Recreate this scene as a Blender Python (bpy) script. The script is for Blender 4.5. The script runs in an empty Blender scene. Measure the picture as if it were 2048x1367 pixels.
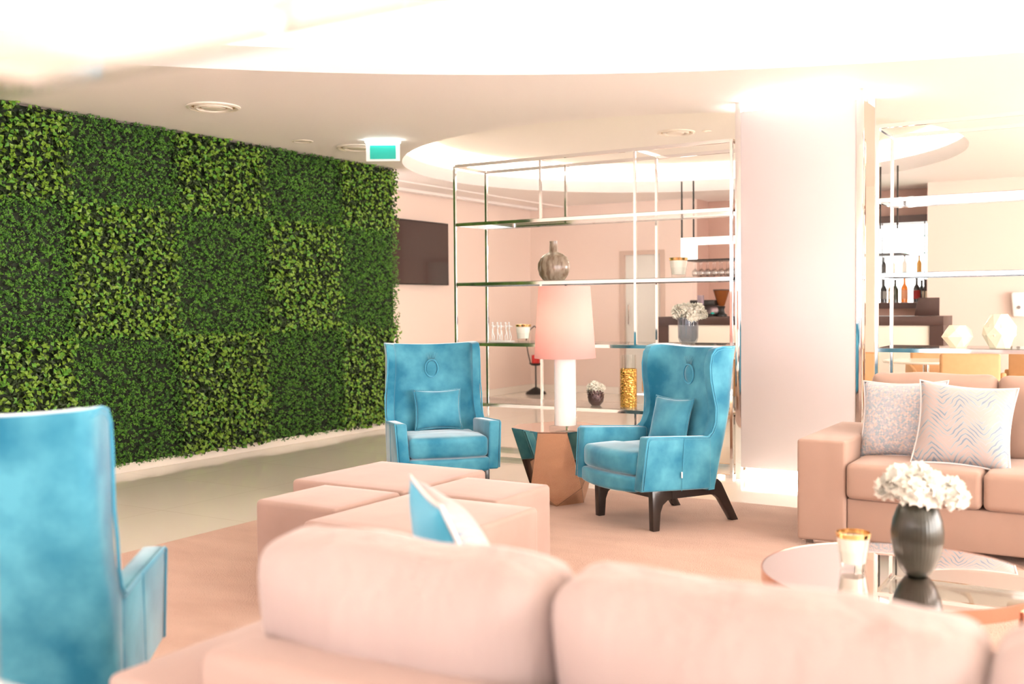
import bpy, bmesh, math, random
from mathutils import Vector, Matrix
R = math.radians
sc = bpy.context.scene
COL = sc.collection
rnd = random.Random(7)

# ------------------------------------------------------------------ camera
cam_d = bpy.data.cameras.new('camera'); cam = bpy.data.objects.new('camera', cam_d); COL.objects.link(cam)
yaw, pitch, roll = R(31.3), R(2.0), R(0.5)
fw0 = Vector((-math.sin(yaw), math.cos(yaw), 0)); r0 = Vector((math.cos(yaw), math.sin(yaw), 0)); u0 = Vector((0, 0, 1))
fw = fw0*math.cos(pitch) - u0*math.sin(pitch); up = u0*math.cos(pitch) + fw0*math.sin(pitch)
rr = r0*math.cos(roll) - up*math.sin(roll); uu = up*math.cos(roll) + r0*math.sin(roll)
m = Matrix.Identity(4)
for i in range(3):
    m[i][0], m[i][1], m[i][2] = rr[i], uu[i], -fw[i]
m[2][3] = 1.3
cam.matrix_world = m
cam_d.sensor_width = 36; cam_d.lens = 36*2070/2048
cam_d.clip_start = 0.02; cam_d.clip_end = 200
cam_d.dof.use_dof = True; cam_d.dof.focus_distance = 6.7; cam_d.dof.aperture_fstop = 2.0
sc.camera = cam
# ------------------------------------------------------------------ world, exposure
w = bpy.data.worlds.new('world'); sc.world = w; w.use_nodes = True
bg = w.node_tree.nodes['Background']; bg.inputs[0].default_value = (0.93, 0.97, 1.0, 1); bg.inputs[1].default_value = 2.0
sc.view_settings.view_transform = 'Standard'; sc.view_settings.look = 'None'
sc.view_settings.gamma = 1; sc.view_settings.use_curve_mapping = False
EXPO = 1.05
sc.view_settings.exposure = EXPO
sc.cycles.max_bounces = 10; sc.cycles.transparent_max_bounces = 24
sc.cycles.sample_clamp_indirect = 8
def area(name, loc, rot, sx, sy, power, col=(1, .93, .86)):
    l = bpy.data.lights.new(name, 'AREA'); l.shape = 'RECTANGLE'; l.size = sx; l.size_y = sy; l.energy = power; l.color = col
    o = bpy.data.objects.new(name, l); COL.objects.link(o); o.location = loc; o.rotation_euler = rot
    return o
# daylight coming in through the windows behind the camera and at the right of the room
area('rear_window_daylight', (-4.2, -3.9, 1.7), (R(84), 0, R(180)), 7, 2.4, 190, (.86, .90, 1.0))
area('right_window_daylight', (5.9, 5.0, 1.5), (R(90), 0, R(90)), 11, 2.4, 480, (1.0, .93, .87))

# ------------------------------------------------------------------ materials
def mat(name, col, rough=.6, metal=0, noise=None, bump=None, sheen=0, coat=0, emit=None, spec=None, trans=0, ior=None, sheen_tint=None, aniso=None):
    M = bpy.data.materials.new(name); M.use_nodes = True
    nt = M.node_tree; b = nt.nodes['Principled BSDF']
    b.inputs['Base Color'].default_value = (*col, 1); b.inputs['Roughness'].default_value = rough; b.inputs['Metallic'].default_value = metal
    if sheen:
        b.inputs['Sheen Weight'].default_value = sheen; b.inputs['Sheen Roughness'].default_value = .35
        b.inputs['Sheen Tint'].default_value = (*(sheen_tint or (1, 1, 1)), 1)
    if coat: b.inputs['Coat Weight'].default_value = coat; b.inputs['Coat Roughness'].default_value = .04
    if spec is not None: b.inputs['Specular IOR Level'].default_value = spec
    if trans: b.inputs['Transmission Weight'].default_value = trans
    if ior: b.inputs['IOR'].default_value = ior
    if emit: b.inputs['Emission Color'].default_value = (*emit[0], 1); b.inputs['Emission Strength'].default_value = emit[1]
    tc = nt.nodes.new('ShaderNodeTexCoord')
    if noise:      # (scale, colour2, detail, contrast, stretch)
        sca, c2, det, con = noise[:4]; st = noise[4] if len(noise) > 4 else (1, 1, 1)
        mp = nt.nodes.new('ShaderNodeMapping'); mp.inputs['Scale'].default_value = st
        n = nt.nodes.new('ShaderNodeTexNoise'); n.inputs['Scale'].default_value = sca; n.inputs['Detail'].default_value = det
        cr = nt.nodes.new('ShaderNodeValToRGB'); cr.color_ramp.elements[0].position = .5-con; cr.color_ramp.elements[1].position = .5+con
        cr.color_ramp.elements[0].color = (*col, 1); cr.color_ramp.elements[1].color = (*c2, 1)
        nt.links.new(tc.outputs['Object'], mp.inputs[0]); nt.links.new(mp.outputs[0], n.inputs['Vector'])
        nt.links.new(n.outputs[0], cr.inputs[0]); nt.links.new(cr.outputs[0], b.inputs['Base Color'])
    if bump:       # (scale, strength, distance, stretch)
        sca, s, d = bump[:3]; st = bump[3] if len(bump) > 3 else (1, 1, 1)
        mp = nt.nodes.new('ShaderNodeMapping'); mp.inputs['Scale'].default_value = st
        n = nt.nodes.new('ShaderNodeTexNoise'); n.inputs['Scale'].default_value = sca; n.inputs['Detail'].default_value = 3
        bp = nt.nodes.new('ShaderNodeBump'); bp.inputs['Strength'].default_value = s; bp.inputs['Distance'].default_value = d
        nt.links.new(tc.outputs['Object'], mp.inputs[0]); nt.links.new(mp.outputs[0], n.inputs['Vector'])
        nt.links.new(n.outputs[0], bp.inputs['Height']); nt.links.new(bp.outputs[0], b.inputs['Normal'])
    return M
def emis(name, col, s):
    M = bpy.data.materials.new(name); M.use_nodes = True; nt = M.node_tree
    nt.nodes.remove(nt.nodes['Principled BSDF']); e = nt.nodes.new('ShaderNodeEmission')
    e.inputs[0].default_value = (*col, 1); e.inputs[1].default_value = s
    nt.links.new(e.outputs[0], nt.nodes['Material Output'].inputs[0]); return M
def glass(name, tint, refl=1.45, rough=.02):
    M = bpy.data.materials.new(name); M.use_nodes = True; nt = M.node_tree
    nt.nodes.remove(nt.nodes['Principled BSDF'])
    lw = nt.nodes.new('ShaderNodeLayerWeight'); lw.inputs[0].default_value = .5
    pw = nt.nodes.new('ShaderNodeMath'); pw.operation = 'POWER'; pw.inputs[1].default_value = 5
    f = nt.nodes.new('ShaderNodeMath'); f.operation = 'MULTIPLY_ADD'; f.inputs[1].default_value = .9; f.inputs[2].default_value = ((refl-1)/(refl+1))**2
    nt.links.new(lw.outputs['Facing'], pw.inputs[0]); nt.links.new(pw.outputs[0], f.inputs[0])
    t = nt.nodes.new('ShaderNodeBsdfTransparent'); t.inputs[0].default_value = (*tint, 1)
    g = nt.nodes.new('ShaderNodeBsdfGlossy'); g.inputs['Roughness'].default_value = rough
    mx = nt.nodes.new('ShaderNodeMixShader')
    nt.links.new(f.outputs[0], mx.inputs[0]); nt.links.new(t.outputs[0], mx.inputs[1]); nt.links.new(g.outputs[0], mx.inputs[2])
    nt.links.new(mx.outputs[0], nt.nodes['Material Output'].inputs[0]); return M
def s2l(r, g, b): return tuple(((c/255+.055)/1.055)**2.4 if c > 10 else c/255/12.92 for c in (r, g, b))

WALL = mat('peach_wall_paint', s2l(236, 214, 202), .6)
CEIL = mat('ceiling_paint', s2l(250, 241, 236), .7)
FASC = mat('fascia_shade_grey', s2l(196, 190, 189), .7)  # cove white greyed down: the fascia's shade is put into its colour
CEILW = mat('cove_paint', s2l(250, 243, 234), .7)
BASEB = mat('baseboard_marble', s2l(246, 236, 224), .15)
CHROME = mat('chrome', (.86, .86, .87), .06, 1)
BLACKM = mat('black_iron', (.02, .017, .015), .45, .3)
DWOOD = mat('dark_stained_wood', (.018, .012, .010), .3, 0, coat=.3)
VELVET = mat('blue_velvet', s2l(4, 110, 142), .75, 0, noise=(6, s2l(78, 158, 182), 5, .16), bump=(60, .12, .004), sheen=1.0, sheen_tint=(.86, .94, 1.0))
VELVETP = mat('blue_velvet_piping', s2l(62, 152, 184), .7, sheen=.8, sheen_tint=(.7, .9, 1))
SUEDE = mat('blush_suede', s2l(164, 136, 122), .85, 0, noise=(2.6, s2l(175, 147, 133), 5, .3), bump=(220, .12, .002), sheen=.35, sheen_tint=(1, .9, .85))
OTTO = mat('ottoman_velvet', s2l(160, 134, 124), .85, 0, noise=(3.5, s2l(174, 147, 137), 5, .25), bump=(200, .1, .002), sheen=.45, sheen_tint=(1, .9, .87))
CUSHF = mat('back_cushion_fabric', s2l(180, 160, 156), .85, 0, noise=(3, s2l(188, 170, 166), 4, .3), bump=(9, .6, .03, (1.4, 1.4, .22)), sheen=.35, sheen_tint=(1, .93, .92))
FRAMEF = mat('suede_light_paled', s2l(178, 152, 144), .85, 0, noise=(3, s2l(186, 160, 152), 4, .3), bump=(220, .12, .002), sheen=.35, sheen_tint=(1, .92, .9))  # same suede as the far sofa; cool pale light mixed into its colour
TAN = mat('tan_leatherette', s2l(196, 150, 104), .6, 0, noise=(20, s2l(202, 156, 110), 3, .3))
GOLD = mat('hammered_gold', s2l(212, 150, 48), .2, 1)
GOLDR = mat('gold_rim', s2l(226, 186, 128), .2, 1)
WAX = mat('white_wax', s2l(250, 246, 238), .35, coat=.5)
CERAM = mat('white_ceramic', s2l(248, 246, 246), .15, coat=.6)
PETAL = mat('white_petals', s2l(254, 251, 242), .7)
PETALC = mat('cream_petals', s2l(254, 250, 238), .7)
STEM = mat('green_stem', s2l(140, 160, 50), .6)
GLASS = glass('clear_glass', (.97, .98, .975))
STEMG = glass('stemware_glass', (.93, .93, .93), 2.2)
TIERG = glass('shelf_glass', (.90, .95, .93), 1.5)
EDGEG = glass('glass_edge', (.35, .62, .55), 1.5)
SMOKE = glass('smoked_glass', (.70, .73, .78), 1.7, .03)
MIRROR = mat('bronze_mirror', s2l(226, 206, 192), .02, 1)
TMIRROR = mat('table_mirror', s2l(236, 226, 222), .015, 1)
STRIP = emis('led_strip', (1, .96, .94), 70)
STRIP2 = emis('led_strip_small_cove', (1, .93, .86), 55)
PSTRIP = emis('column_led', (1, .95, .90), 24)
DARKSCR = mat('tv_screen', (.03, .014, .012), .12, 0, coat=.4)
BROWNW = mat('mocha_panel', s2l(196, 160, 146), .5)
CDARK = mat('counter_dark', s2l(70, 48, 42), .4)
CPANEL = mat('counter_panel', s2l(240, 232, 218), .35)
DOORM = mat('door_paint', s2l(226, 222, 214), .45)
DFRAME = mat('door_frame', s2l(205, 180, 165), .5)
WHITEM = mat('white_metal', s2l(246, 244, 240), .4)
TEAL = mat('teal_sign', s2l(20, 165, 150), .4, emit=(s2l(30, 190, 170), .08))
SIGNL = emis('sign_light', (.9, 1, 1), 6)

def floor_mat():
    M = mat('polished_cream_tile', s2l(250, 242, 230), .06, spec=.5, coat=.2); nt = M.node_tree; b = nt.nodes['Principled BSDF']
    tc = nt.nodes.new('ShaderNodeTexCoord'); br = nt.nodes.new('ShaderNodeTexBrick')
    br.offset = 0; br.inputs['Scale'].default_value = 1; br.inputs['Brick Width'].default_value = .9; br.inputs['Row Height'].default_value = .9
    br.inputs['Mortar Size'].default_value = .0016
    br.inputs['Color1'].default_value = (*s2l(251, 243, 231), 1); br.inputs['Color2'].default_value = (*s2l(249, 240, 227), 1); br.inputs['Mortar'].default_value = (*s2l(214, 196, 176), 1)
    nt.links.new(tc.outputs['Object'], br.inputs[0]); nt.links.new(br.outputs[0], b.inputs['Base Color']); return M
FLOORM = floor_mat()
RUGM = mat('blush_carpet', s2l(194, 158, 140), 1, 0, noise=(2.2, s2l(208, 174, 156), 9, .2, (1, 2.6, 1)), bump=(150, 1, .010), sheen=.3, sheen_tint=(1, .9, .85))
PILLARM = mat('back_painted_glass', s2l(214, 204, 204), .4, coat=.22, spec=.35)

def pattern_mat(name, kind):
    M = mat(name, s2l(226, 214, 210), .8, sheen=.2); nt = M.node_tree; b = nt.nodes['Principled BSDF']
    tc = nt.nodes.new('ShaderNodeTexCoord'); mp = nt.nodes.new('ShaderNodeMapping'); nt.links.new(tc.outputs['Object'], mp.inputs[0])
    cr = nt.nodes.new('ShaderNodeValToRGB'); e = cr.color_ramp.elements
    if kind == 'zigzag':
        mp.inputs['Rotation'].default_value = (R(90), 0, 0)
        mp.inputs['Scale'].default_value = (1, 1, 1)
        mp2 = nt.nodes.new('ShaderNodeMapping'); mp2.inputs['Rotation'].default_value = (0, 0, R(45)); mp2.inputs['Scale'].default_value = (105, 105, 105)
        nt.links.new(mp.outputs[0], mp2.inputs[0])
        v = nt.nodes.new('ShaderNodeTexVoronoi'); v.distance = 'CHEBYCHEV'; v.inputs['Scale'].default_value = 1; v.inputs['Randomness'].default_value = .12
        nt.links.new(mp2.outputs[0], v.inputs[0])
        sep = nt.nodes.new('ShaderNodeSeparateColor'); nt.links.new(v.outputs['Color'], sep.inputs[0])
        nt.links.new(sep.outputs[0], cr.inputs[0])
        cr.color_ramp.interpolation = 'CONSTANT'
        e[0].color = (*s2l(178, 182, 192), 1); e[1].position = .32; e[1].color = (*s2l(206, 192, 188), 1)
        for p, c in ((.5, s2l(192, 190, 196)), (.66, s2l(212, 202, 200)), (.82, s2l(164, 180, 192))):
            x = e.new(p); x.color = (*c, 1)
    else:
        n = nt.nodes.new('ShaderNodeTexNoise'); n.inputs['Scale'].default_value = 5; n.inputs['Detail'].default_value = 1
        nt.links.new(mp.outputs[0], n.inputs['Vector'])
        wv = nt.nodes.new('ShaderNodeTexWave'); wv.wave_type = 'BANDS'; wv.bands_direction = 'DIAGONAL'
        wv.inputs['Scale'].default_value = 19; wv.inputs['Distortion'].default_value = 7; wv.inputs['Detail'].default_value = 1.5; wv.inputs['Detail Scale'].default_value = .6
        sx = nt.nodes.new('ShaderNodeSeparateXYZ'); pp = nt.nodes.new('ShaderNodeMath'); pp.operation = 'PINGPONG'; pp.inputs[1].default_value = .085
        ad = nt.nodes.new('ShaderNodeMath'); ad.operation = 'MULTIPLY_ADD'; ad.inputs[1].default_value = .25; cb = nt.nodes.new('ShaderNodeCombineXYZ')
        nt.links.new(mp.outputs[0], sx.inputs[0]); nt.links.new(sx.outputs[2], ad.inputs[0]); nt.links.new(sx.outputs[0], ad.inputs[2])
        nt.links.new(ad.outputs[0], pp.inputs[0]); nt.links.new(pp.outputs[0], cb.inputs[0]); nt.links.new(sx.outputs[2], cb.inputs[2]); nt.links.new(cb.outputs[0], wv.inputs['Vector'])
        wv.inputs['Scale'].default_value = 22; wv.inputs['Distortion'].default_value = 5.5
        mm = nt.nodes.new('ShaderNodeMath'); mm.operation = 'MULTIPLY_ADD'; mm.inputs[1].default_value = 1.6; mm.inputs[2].default_value = -.55
        mx_ = nt.nodes.new('ShaderNodeMath'); mx_.operation = 'ADD'
        nt.links.new(n.outputs[0], mm.inputs[0]); nt.links.new(wv.outputs[0], mx_.inputs[0]); nt.links.new(mm.outputs[0], mx_.inputs[1]); nt.links.new(mx_.outputs[0], cr.inputs[0])
        n.inputs['Scale'].default_value = 11
        e[0].color = (*s2l(128, 142, 158), 1); e[0].position = .12; e[1].position = .62; e[1].color = (*s2l(178, 166, 163), 1)
        x = e.new(.3); x.color = (*s2l(146, 170, 182), 1)
        x = e.new(.42); x.color = (*s2l(180, 174, 176), 1)
        x = e.new(.9); x.color = (*s2l(182, 169, 165), 1)
    nt.links.new(cr.outputs[0], b.inputs['Base Color']); return M
ZIG = pattern_mat('zigzag_print', 'zigzag'); FERN = pattern_mat('fern_print', 'fern')

# ------------------------------------------------------------------ mesh helpers
def smooth_me(me, ang=40):
    me.shade_smooth(); me.set_sharp_from_angle(angle=R(ang))
class MB:
    def __init__(s): s.v = []; s.f = []; s.mi = []
    def add(s, v, f, mi=0):
        o = len(s.v); s.v += [tuple(p) for p in v]; s.f += [tuple(i+o for i in q) for q in f]; s.mi += [mi]*len(f)
    def bm_add(s, bm, mi=0):
        bm.verts.ensure_lookup_table(); bm.verts.index_update()
        s.add([v.co[:] for v in bm.verts], [[v.index for v in f.verts] for f in bm.faces], mi); bm.free()
    def box(s, x0, x1, y0, y1, z0, z1, bev=0, seg=2, mi=0, mtx=None):
        bm = bmesh.new(); bmesh.ops.create_cube(bm, size=1)
        for v in bm.verts: v.co = Vector(((x0+x1)/2+v.co.x*(x1-x0), (y0+y1)/2+v.co.y*(y1-y0), (z0+z1)/2+v.co.z*(z1-z0)))
        if bev: bmesh.ops.bevel(bm, geom=bm.edges[:], offset=bev, segments=seg, profile=.5, affect='EDGES')
        if mtx: bmesh.ops.transform(bm, matrix=mtx, verts=bm.verts[:])
        s.bm_add(bm, mi); return s
    def prism(s, poly, axis, a0, a1, bev=0, seg=2, mi=0, fn=None):
        bm = bmesh.new(); k = {'x': lambda a, p: (a, p[0], p[1]), 'y': lambda a, p: (p[0], a, p[1]), 'z': lambda a, p: (p[0], p[1], a)}[axis]
        A = [bm.verts.new(k(a0, p)) for p in poly]; B = [bm.verts.new(k(a1, p)) for p in poly]; n = len(poly)
        bm.faces.new(A[::-1]); bm.faces.new(B)
        for i in range(n): bm.faces.new((A[i], A[(i+1) % n], B[(i+1) % n], B[i]))
        bmesh.ops.recalc_face_normals(bm, faces=bm.faces[:])
        if bev: bmesh.ops.bevel(bm, geom=bm.edges[:], offset=bev, segments=seg, profile=.5, affect='EDGES')
        if fn:
            for v in bm.verts: v.co = fn(v.co)
        s.bm_add(bm, mi); return s
    def lathe(s, prof, n=32, c=(0, 0, 0), mi=0, sy=1, fn=None):
        v = []; f = []; m = len(prof)
        for i in range(n):
            a = 2*math.pi*i/n
            for j, (r, z) in enumerate(prof):
                rr_ = r*(fn(a, z) if fn else 1)
                v.append((c[0]+rr_*math.cos(a), c[1]+rr_*math.sin(a)*sy, c[2]+z))
        for i in range(n):
            k = (i+1) % n
            for j in range(m-1): f.append((i*m+j, k*m+j, k*m+j+1, i*m+j+1))
        bm = bmesh.new(); V = [bm.verts.new(p) for p in v]
        for q in f: bm.faces.new([V[i] for i in q])
        bmesh.ops.remove_doubles(bm, verts=bm.verts[:], dist=1e-6)
        bm.verts.ensure_lookup_table(); s.bm_add(bm, mi); return s
    def tube(s, pts, r, n=8, mi=0, closed=False):
        pts = [Vector(p) for p in pts]; rs = r if isinstance(r, (list, tuple)) else [r]*len(pts); N = len(pts); v = []; f = []
        prev = None
        for i, p in enumerate(pts):
            a = pts[i-1] if (i > 0 or closed) else p; b = pts[(i+1) % N] if (i < N-1 or closed) else p
            t = (b-a).normalized()
            if prev is None: u = t.orthogonal().normalized()
            else:
                u = prev - t*prev.dot(t); u = u.normalized() if u.length > 1e-6 else t.orthogonal().normalized()
            prev = u; wv = t.cross(u)
            for k in range(n):
                a_ = 2*math.pi*k/n; v.append(p+u*math.cos(a_)*rs[i]+wv*math.sin(a_)*rs[i])
        for i in range(N if closed else N-1):
            j = (i+1) % N
            for k in range(n): f.append((i*n+k, i*n+(k+1) % n, j*n+(k+1) % n, j*n+k))
        if not closed: f.append(tuple(range(n))[::-1]); f.append(tuple((N-1)*n+k for k in range(n)))
        s.add(v, f, mi); return s
    def bar(s, p, q, wd, mi=0):   # square bar
        p = Vector(p); q = Vector(q); h = wd/2
        s.box(min(p.x, q.x)-h, max(p.x, q.x)+h, min(p.y, q.y)-h, max(p.y, q.y)+h, min(p.z, q.z)-h, max(p.z, q.z)+h, mi=mi); return s
    def build(s, name, mats, parent=None, smooth=True, ang=40, mtx=None, mods=None):
        me = bpy.data.meshes.new(name); me.from_pydata(s.v, [], s.f)
        ms = mats if isinstance(mats, (list, tuple)) else [mats]
        for m_ in ms: me.materials.append(m_)
        if len(ms) > 1: me.polygons.foreach_set('material_index', s.mi)
        me.update()
        if mtx: me.transform(mtx)
        if smooth: smooth_me(me, ang)
        o = bpy.data.objects.new(name, me); COL.objects.link(o)
        if parent: o.parent = parent
        return o
def thing(name, label, cat, loc=(0, 0, 0), rz=0, group=None):
    o = bpy.data.objects.new(name, None); COL.objects.link(o); o.location = loc; o.rotation_euler = (0, 0, rz)
    o.empty_display_size = .1; o['label'] = label; o['category'] = cat
    if group: o['group'] = group
    return o
def tag(o, label, cat, group=None, kind=None):
    o['label'] = label; o['category'] = cat
    if group: o['group'] = group
    if kind: o['kind'] = kind
    return o
def struct(name, mb, m_, label=None, smooth=False, parent=None):
    o = mb.build(name, m_, parent, smooth=smooth)
    if parent is None:
        o['kind'] = 'structure'
        if label: o['label'] = label; o['category'] = name.split('_')[0]
    elif label: o['label'] = label
    return o
def kids(root): return [o for o in bpy.data.objects if o.parent == root]
def dup(root, loc, rz=None, label=None, group=None, scale=None):
    r = root.copy(); COL.objects.link(r); r.location = loc
    if rz is not None: r.rotation_euler = (0, 0, rz)
    if scale: r.scale = scale
    if label: r['label'] = label
    if group: r['group'] = group
    for ch in kids(root):
        c = ch.copy(); COL.objects.link(c); c.parent = r
        for g in kids(ch):
            d = g.copy(); COL.objects.link(d); d.parent = c
    return r
def lerp(xs, ys, x):
    if x <= xs[0]: return ys[0]
    for i in range(1, len(xs)):
        if x <= xs[i]:
            t = (x-xs[i-1])/(xs[i]-xs[i-1]); return ys[i-1]+(ys[i]-ys[i-1])*t
    return ys[-1]
def puff(sx, sy, sz, r, crown=(0, 0, 0), n=10, pinch=0, wob=0, seed=0):
    """soft rounded block centred on the origin; crown = extra bulge of the x, y, z faces"""
    H = (sx/2, sy/2, sz/2); rg = random.Random(seed); ph = [rg.uniform(0, 6) for _ in range(6)]
    def ax(h):
        c = [-h, -h+r*.12, -h+r*.3, -h+r*.6, -h+r]; k = [(-h+r)+(2*(h-r))*i/n for i in range(1, n)]
        return c+k+[-x for x in c[::-1]]
    A = [ax(h) for h in H]; bm = bmesh.new()
    for d in range(3):
        a, b = (d+1) % 3, (d+2) % 3
        for sgn in (-1, 1):
            V = {}
            for i, p in enumerate(A[a]):
                for j, q in enumerate(A[b]):
                    co = [0, 0, 0]; co[d] = sgn*H[d]; co[a] = p; co[b] = q; V[i, j] = bm.verts.new(co)
            for i in range(len(A[a])-1):
                for j in range(len(A[b])-1):
                    q = [V[i, j], V[i+1, j], V[i+1, j+1], V[i, j+1]]
                    bm.faces.new(q if sgn > 0 else q[::-1])
    bmesh.ops.remove_doubles(bm, verts=bm.verts[:], dist=1e-5)
    for v in bm.verts:
        p = v.co.copy(); inn = Vector([max(-(H[k]-r), min(H[k]-r, p[k])) for k in range(3)]); d = p-inn
        if d.length > 1e-9: p = inn+d.normalized()*r
        t = [p[k]/H[k] for k in range(3)]; q = p.copy()
        for k in range(3):
            a, b = (k+1) % 3, (k+2) % 3
            q[k] += crown[k]*t[k]*(1-t[a]**2)*(1-t[b]**2)
        if pinch:  # corners drawn out and the thin axis (y) thinned near the rim
            e = max(abs(t[0]), abs(t[2])); q.y *= 1-pinch*e**4
            q.x *= 1+.03*pinch*(abs(t[2])**3); q.z *= 1+.03*pinch*(abs(t[0])**3)
        if wob:
            q.y += wob*math.sin(9*t[0]+ph[0])*math.sin(4*t[2]+ph[1]); q.z += wob*.6*math.sin(6*t[0]+ph[2])
        v.co = q
    mb = MB(); mb.bm_add(bm); return mb
def pillow_mb(wd, hg, th, n=22):
    mb = MB(); V = []; F = []
    for side in (1, -1):
        for i in range(n+1):
            for j in range(n+1):
                u = -1+2*i/n; v = -1+2*j/n
                k = max(0, (1-abs(u)**2.6)*(1-abs(v)**2.6))**.55
                wr = 1+.10*math.sin(5*u+3*v)*k*(1-k)*2
                x = u*wd/2*(1-.10*(1-v*v)); z = v*hg/2*(1-.10*(1-u*u))
                V.append((x, -side*th/2*k*wr, z))
    m1 = (n+1)*(n+1)
    for i in range(n):
        for j in range(n):
            a = i*(n+1)+j; F.append((a, a+n+1, a+n+2, a+1)); b = a+m1; F.append((b, b+1, b+n+2, b+n+1))
    bm = bmesh.new(); VV = [bm.verts.new(p) for p in V]
    for q in F: bm.faces.new([VV[i] for i in q])
    bmesh.ops.remove_doubles(bm, verts=bm.verts[:], dist=1e-5); bm.verts.ensure_lookup_table()
    mb.bm_add(bm)
    rim = []
    for s in range(4):
        for i in range(12):
            t = -1+2*i/12; u, v = [(t, -1), (1, t), (-t, 1), (-1, -t)][s]
            rim.append((u*wd/2*(1-.10*(1-v*v)), 0, v*hg/2*(1-.10*(1-u*u))))
    return mb, rim
def pillow(label, m_front, pip_m, loc, rot, wd=.45, hg=.45, th=.15, m_back=None, cat='cushion'):
    t = thing('throw_pillow', label, cat, loc); t.rotation_euler = rot
    mb, rim = pillow_mb(wd, hg, th)
    if m_back:
        mb.mi = [0 if sum(mb.v[i][1] for i in f)/len(f) < 0 else 1 for f in mb.f]
        mb.build('cover', [m_front, m_back], t, ang=180)
    else: mb.build('cover', m_front, t, ang=180)
    MB().tube(rim, .0055, 8, closed=True).build('piping', pip_m, t, ang=180)
    return t

# ================================================================== SETTING
ZC = 2.78
XL, XR, YB, YF = -8.0, 6.2, 13.72, -4.2
def circ(c, r, n, rev=False):
    p = [(c[0]+r*math.cos(2*math.pi*i/n), c[1]+r*math.sin(2*math.pi*i/n)) for i in range(n)]
    return p[::-1] if rev else p
C1, R1 = (1.225, -1.58), 8.69
C2, R2 = (-4.2, 10.2), 2.83
struct('floor', MB().box(XL-.6, XR+.3, YF-.3, 15.2, -.1, 0), FLOORM, 'polished cream tile floor of the lounge')
# lower ceiling plane with the two round openings
def ceiling_mesh():
    bm = bmesh.new()
    def ring(pts): 
        V = [bm.verts.new((x, y, ZC)) for x, y in pts]; return [bm.edges.new((V[i], V[(i+1) % len(V)])) for i in range(len(V))]
    # big circle is cut by the outline of the room: walk its arc that lies inside
    x0, x1, y0, y1 = XL-.6, XR+.3, YF-.3, 15.2
    arc = []
    for i in range(721):
        a = -math.pi*.25+math.pi*1.5*i/720
        x, y = C1[0]+R1*math.cos(a), C1[1]+R1*math.sin(a)
        if y0 < y and x0 < x < x1: arc.append((x, y))
    ya = arc[0]; yb = arc[-1]
    outer = [(x1, arc[0][1])]+arc+[(arc[-1][0], y0), (x0, y0), (x0, y1), (x1, y1)] if yb[1] < y0+.2 else None
    if outer is None: outer = [(x1, arc[0][1])]+arc+[(x0, arc[-1][1]), (x0, y1), (x1, y1)]
    e = ring(outer)+ring(circ(C2, R2, 128))
    bmesh.ops.triangle_fill(bm, use_beauty=True, use_dissolve=False, edges=e)
    for f in bm.faces:
        if f.normal.z > 0: f.normal_flip()
    mb = MB(); mb.bm_add(bm); return mb
struct('ceiling', ceiling_mesh(), CEIL, 'low blush ceiling with two round openings')
def cove(num, c, r, strip, fh=.15, top=3.2, n=160, out=.42):
    # fascia, ledge behind it, outer riser, raised ceiling
    mb = MB(); P = [(r, ZC), (r, ZC+fh), (r+.012, ZC+fh), (r+.03, ZC+.02), (r+out, ZC+.02), (r+out, top), (0.001, top)]
    v = []; f = []; m_ = len(P)
    for i in range(n):
        a = 2*math.pi*i/n; v += [(c[0]+q*math.cos(a), c[1]+q*math.sin(a), z) for q, z in P]
    for i in range(n):
        k = (i+1) % n
        for j in range(m_-1): f.append((i*m_+j, i*m_+j+1, k*m_+j+1, k*m_+j))
    mb.add(v, f); mb.mi = [1 if q % (m_-1) < 2 else 0 for q in range(len(f))]
    o = struct('ceiling_cove_%s' % num, mb, [CEILW, FASC], 'raised round ceiling recess with hidden glow'); smooth_me(o.data, 30); o['category'] = 'ceiling'
    s = MB(); v = []; f = []
    for i in range(n):
        a = 2*math.pi*i/n
        v += [(c[0]+q*math.cos(a), c[1]+q*math.sin(a), ZC+.05) for q in (r+.10, r+.15)]
    for i in range(n):
        k = (i+1) % n; f.append((2*i, 2*i+1, 2*k+1, 2*k))
    s.add(v, f); l = s.build('led_strip', strip, o, smooth=False)
cove('large', C1, R1, STRIP, top=3.22)
cove('small', C2, R2, STRIP2, top=3.12)
# walls
struct('wall_side', MB().box(XL-.25, XL, 8.9, 15.2, 0, ZC), WALL, 'blush wall behind the television')
struct('wall_left', MB().box(-7.25, -6.93, YF, 8.885, 0, 3.3), WALL, 'projecting wall that carries the hedge panels')
mbw = MB(); NX0, NX1, DX0, DX1, DH = -5.37, -2.284, -6.42, -5.86, 2.02
mbw.box(XL-.25, DX0-.03, YB, YB+.16, 0, ZC).box(DX1+.03, NX0, YB, YB+.16, 0, ZC).box(DX0-.03, DX1+.03, YB, YB+.16, DH+.03, ZC)
mbw.box(NX1, XR, YB, YB+.16, 0, ZC)
struct('wall_back', mbw, WALL, 'pale blush back wall with the bar niche')
struct('wall_niche', MB().box(NX0-.1, NX1+.1, YB+.62, YB+.7, 0, ZC).box(NX0-.1, NX0, YB+.16, YB+.7, 0, ZC).box(NX1, NX1+.1, YB+.16, YB+.7, 0, ZC), BROWNW, 'mocha back of the bar niche')
def window_wall(name, horiz, pos, a0, a1, spans, lab):
    mb = MB(); prev = a0
    def seg(p, q, z0, z1):
        if horiz: mb.box(p, q, pos-.15, pos, z0, z1)
        else: mb.box(pos, pos+.15, p, q, z0, z1)
    for p, q in spans: seg(prev, p, 0, 3.3); seg(p, q, 0, .35); seg(p, q, 2.5, 3.3); prev = q
    seg(prev, a1, 0, 3.3); struct(name, mb, WALL, lab)
sp1 = [(-6.2+1.9*i, -4.8+1.9*i) for i in range(6)]; sp2 = [(-3+2.2*i, -1.2+2.2*i) for i in range(7)]
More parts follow.
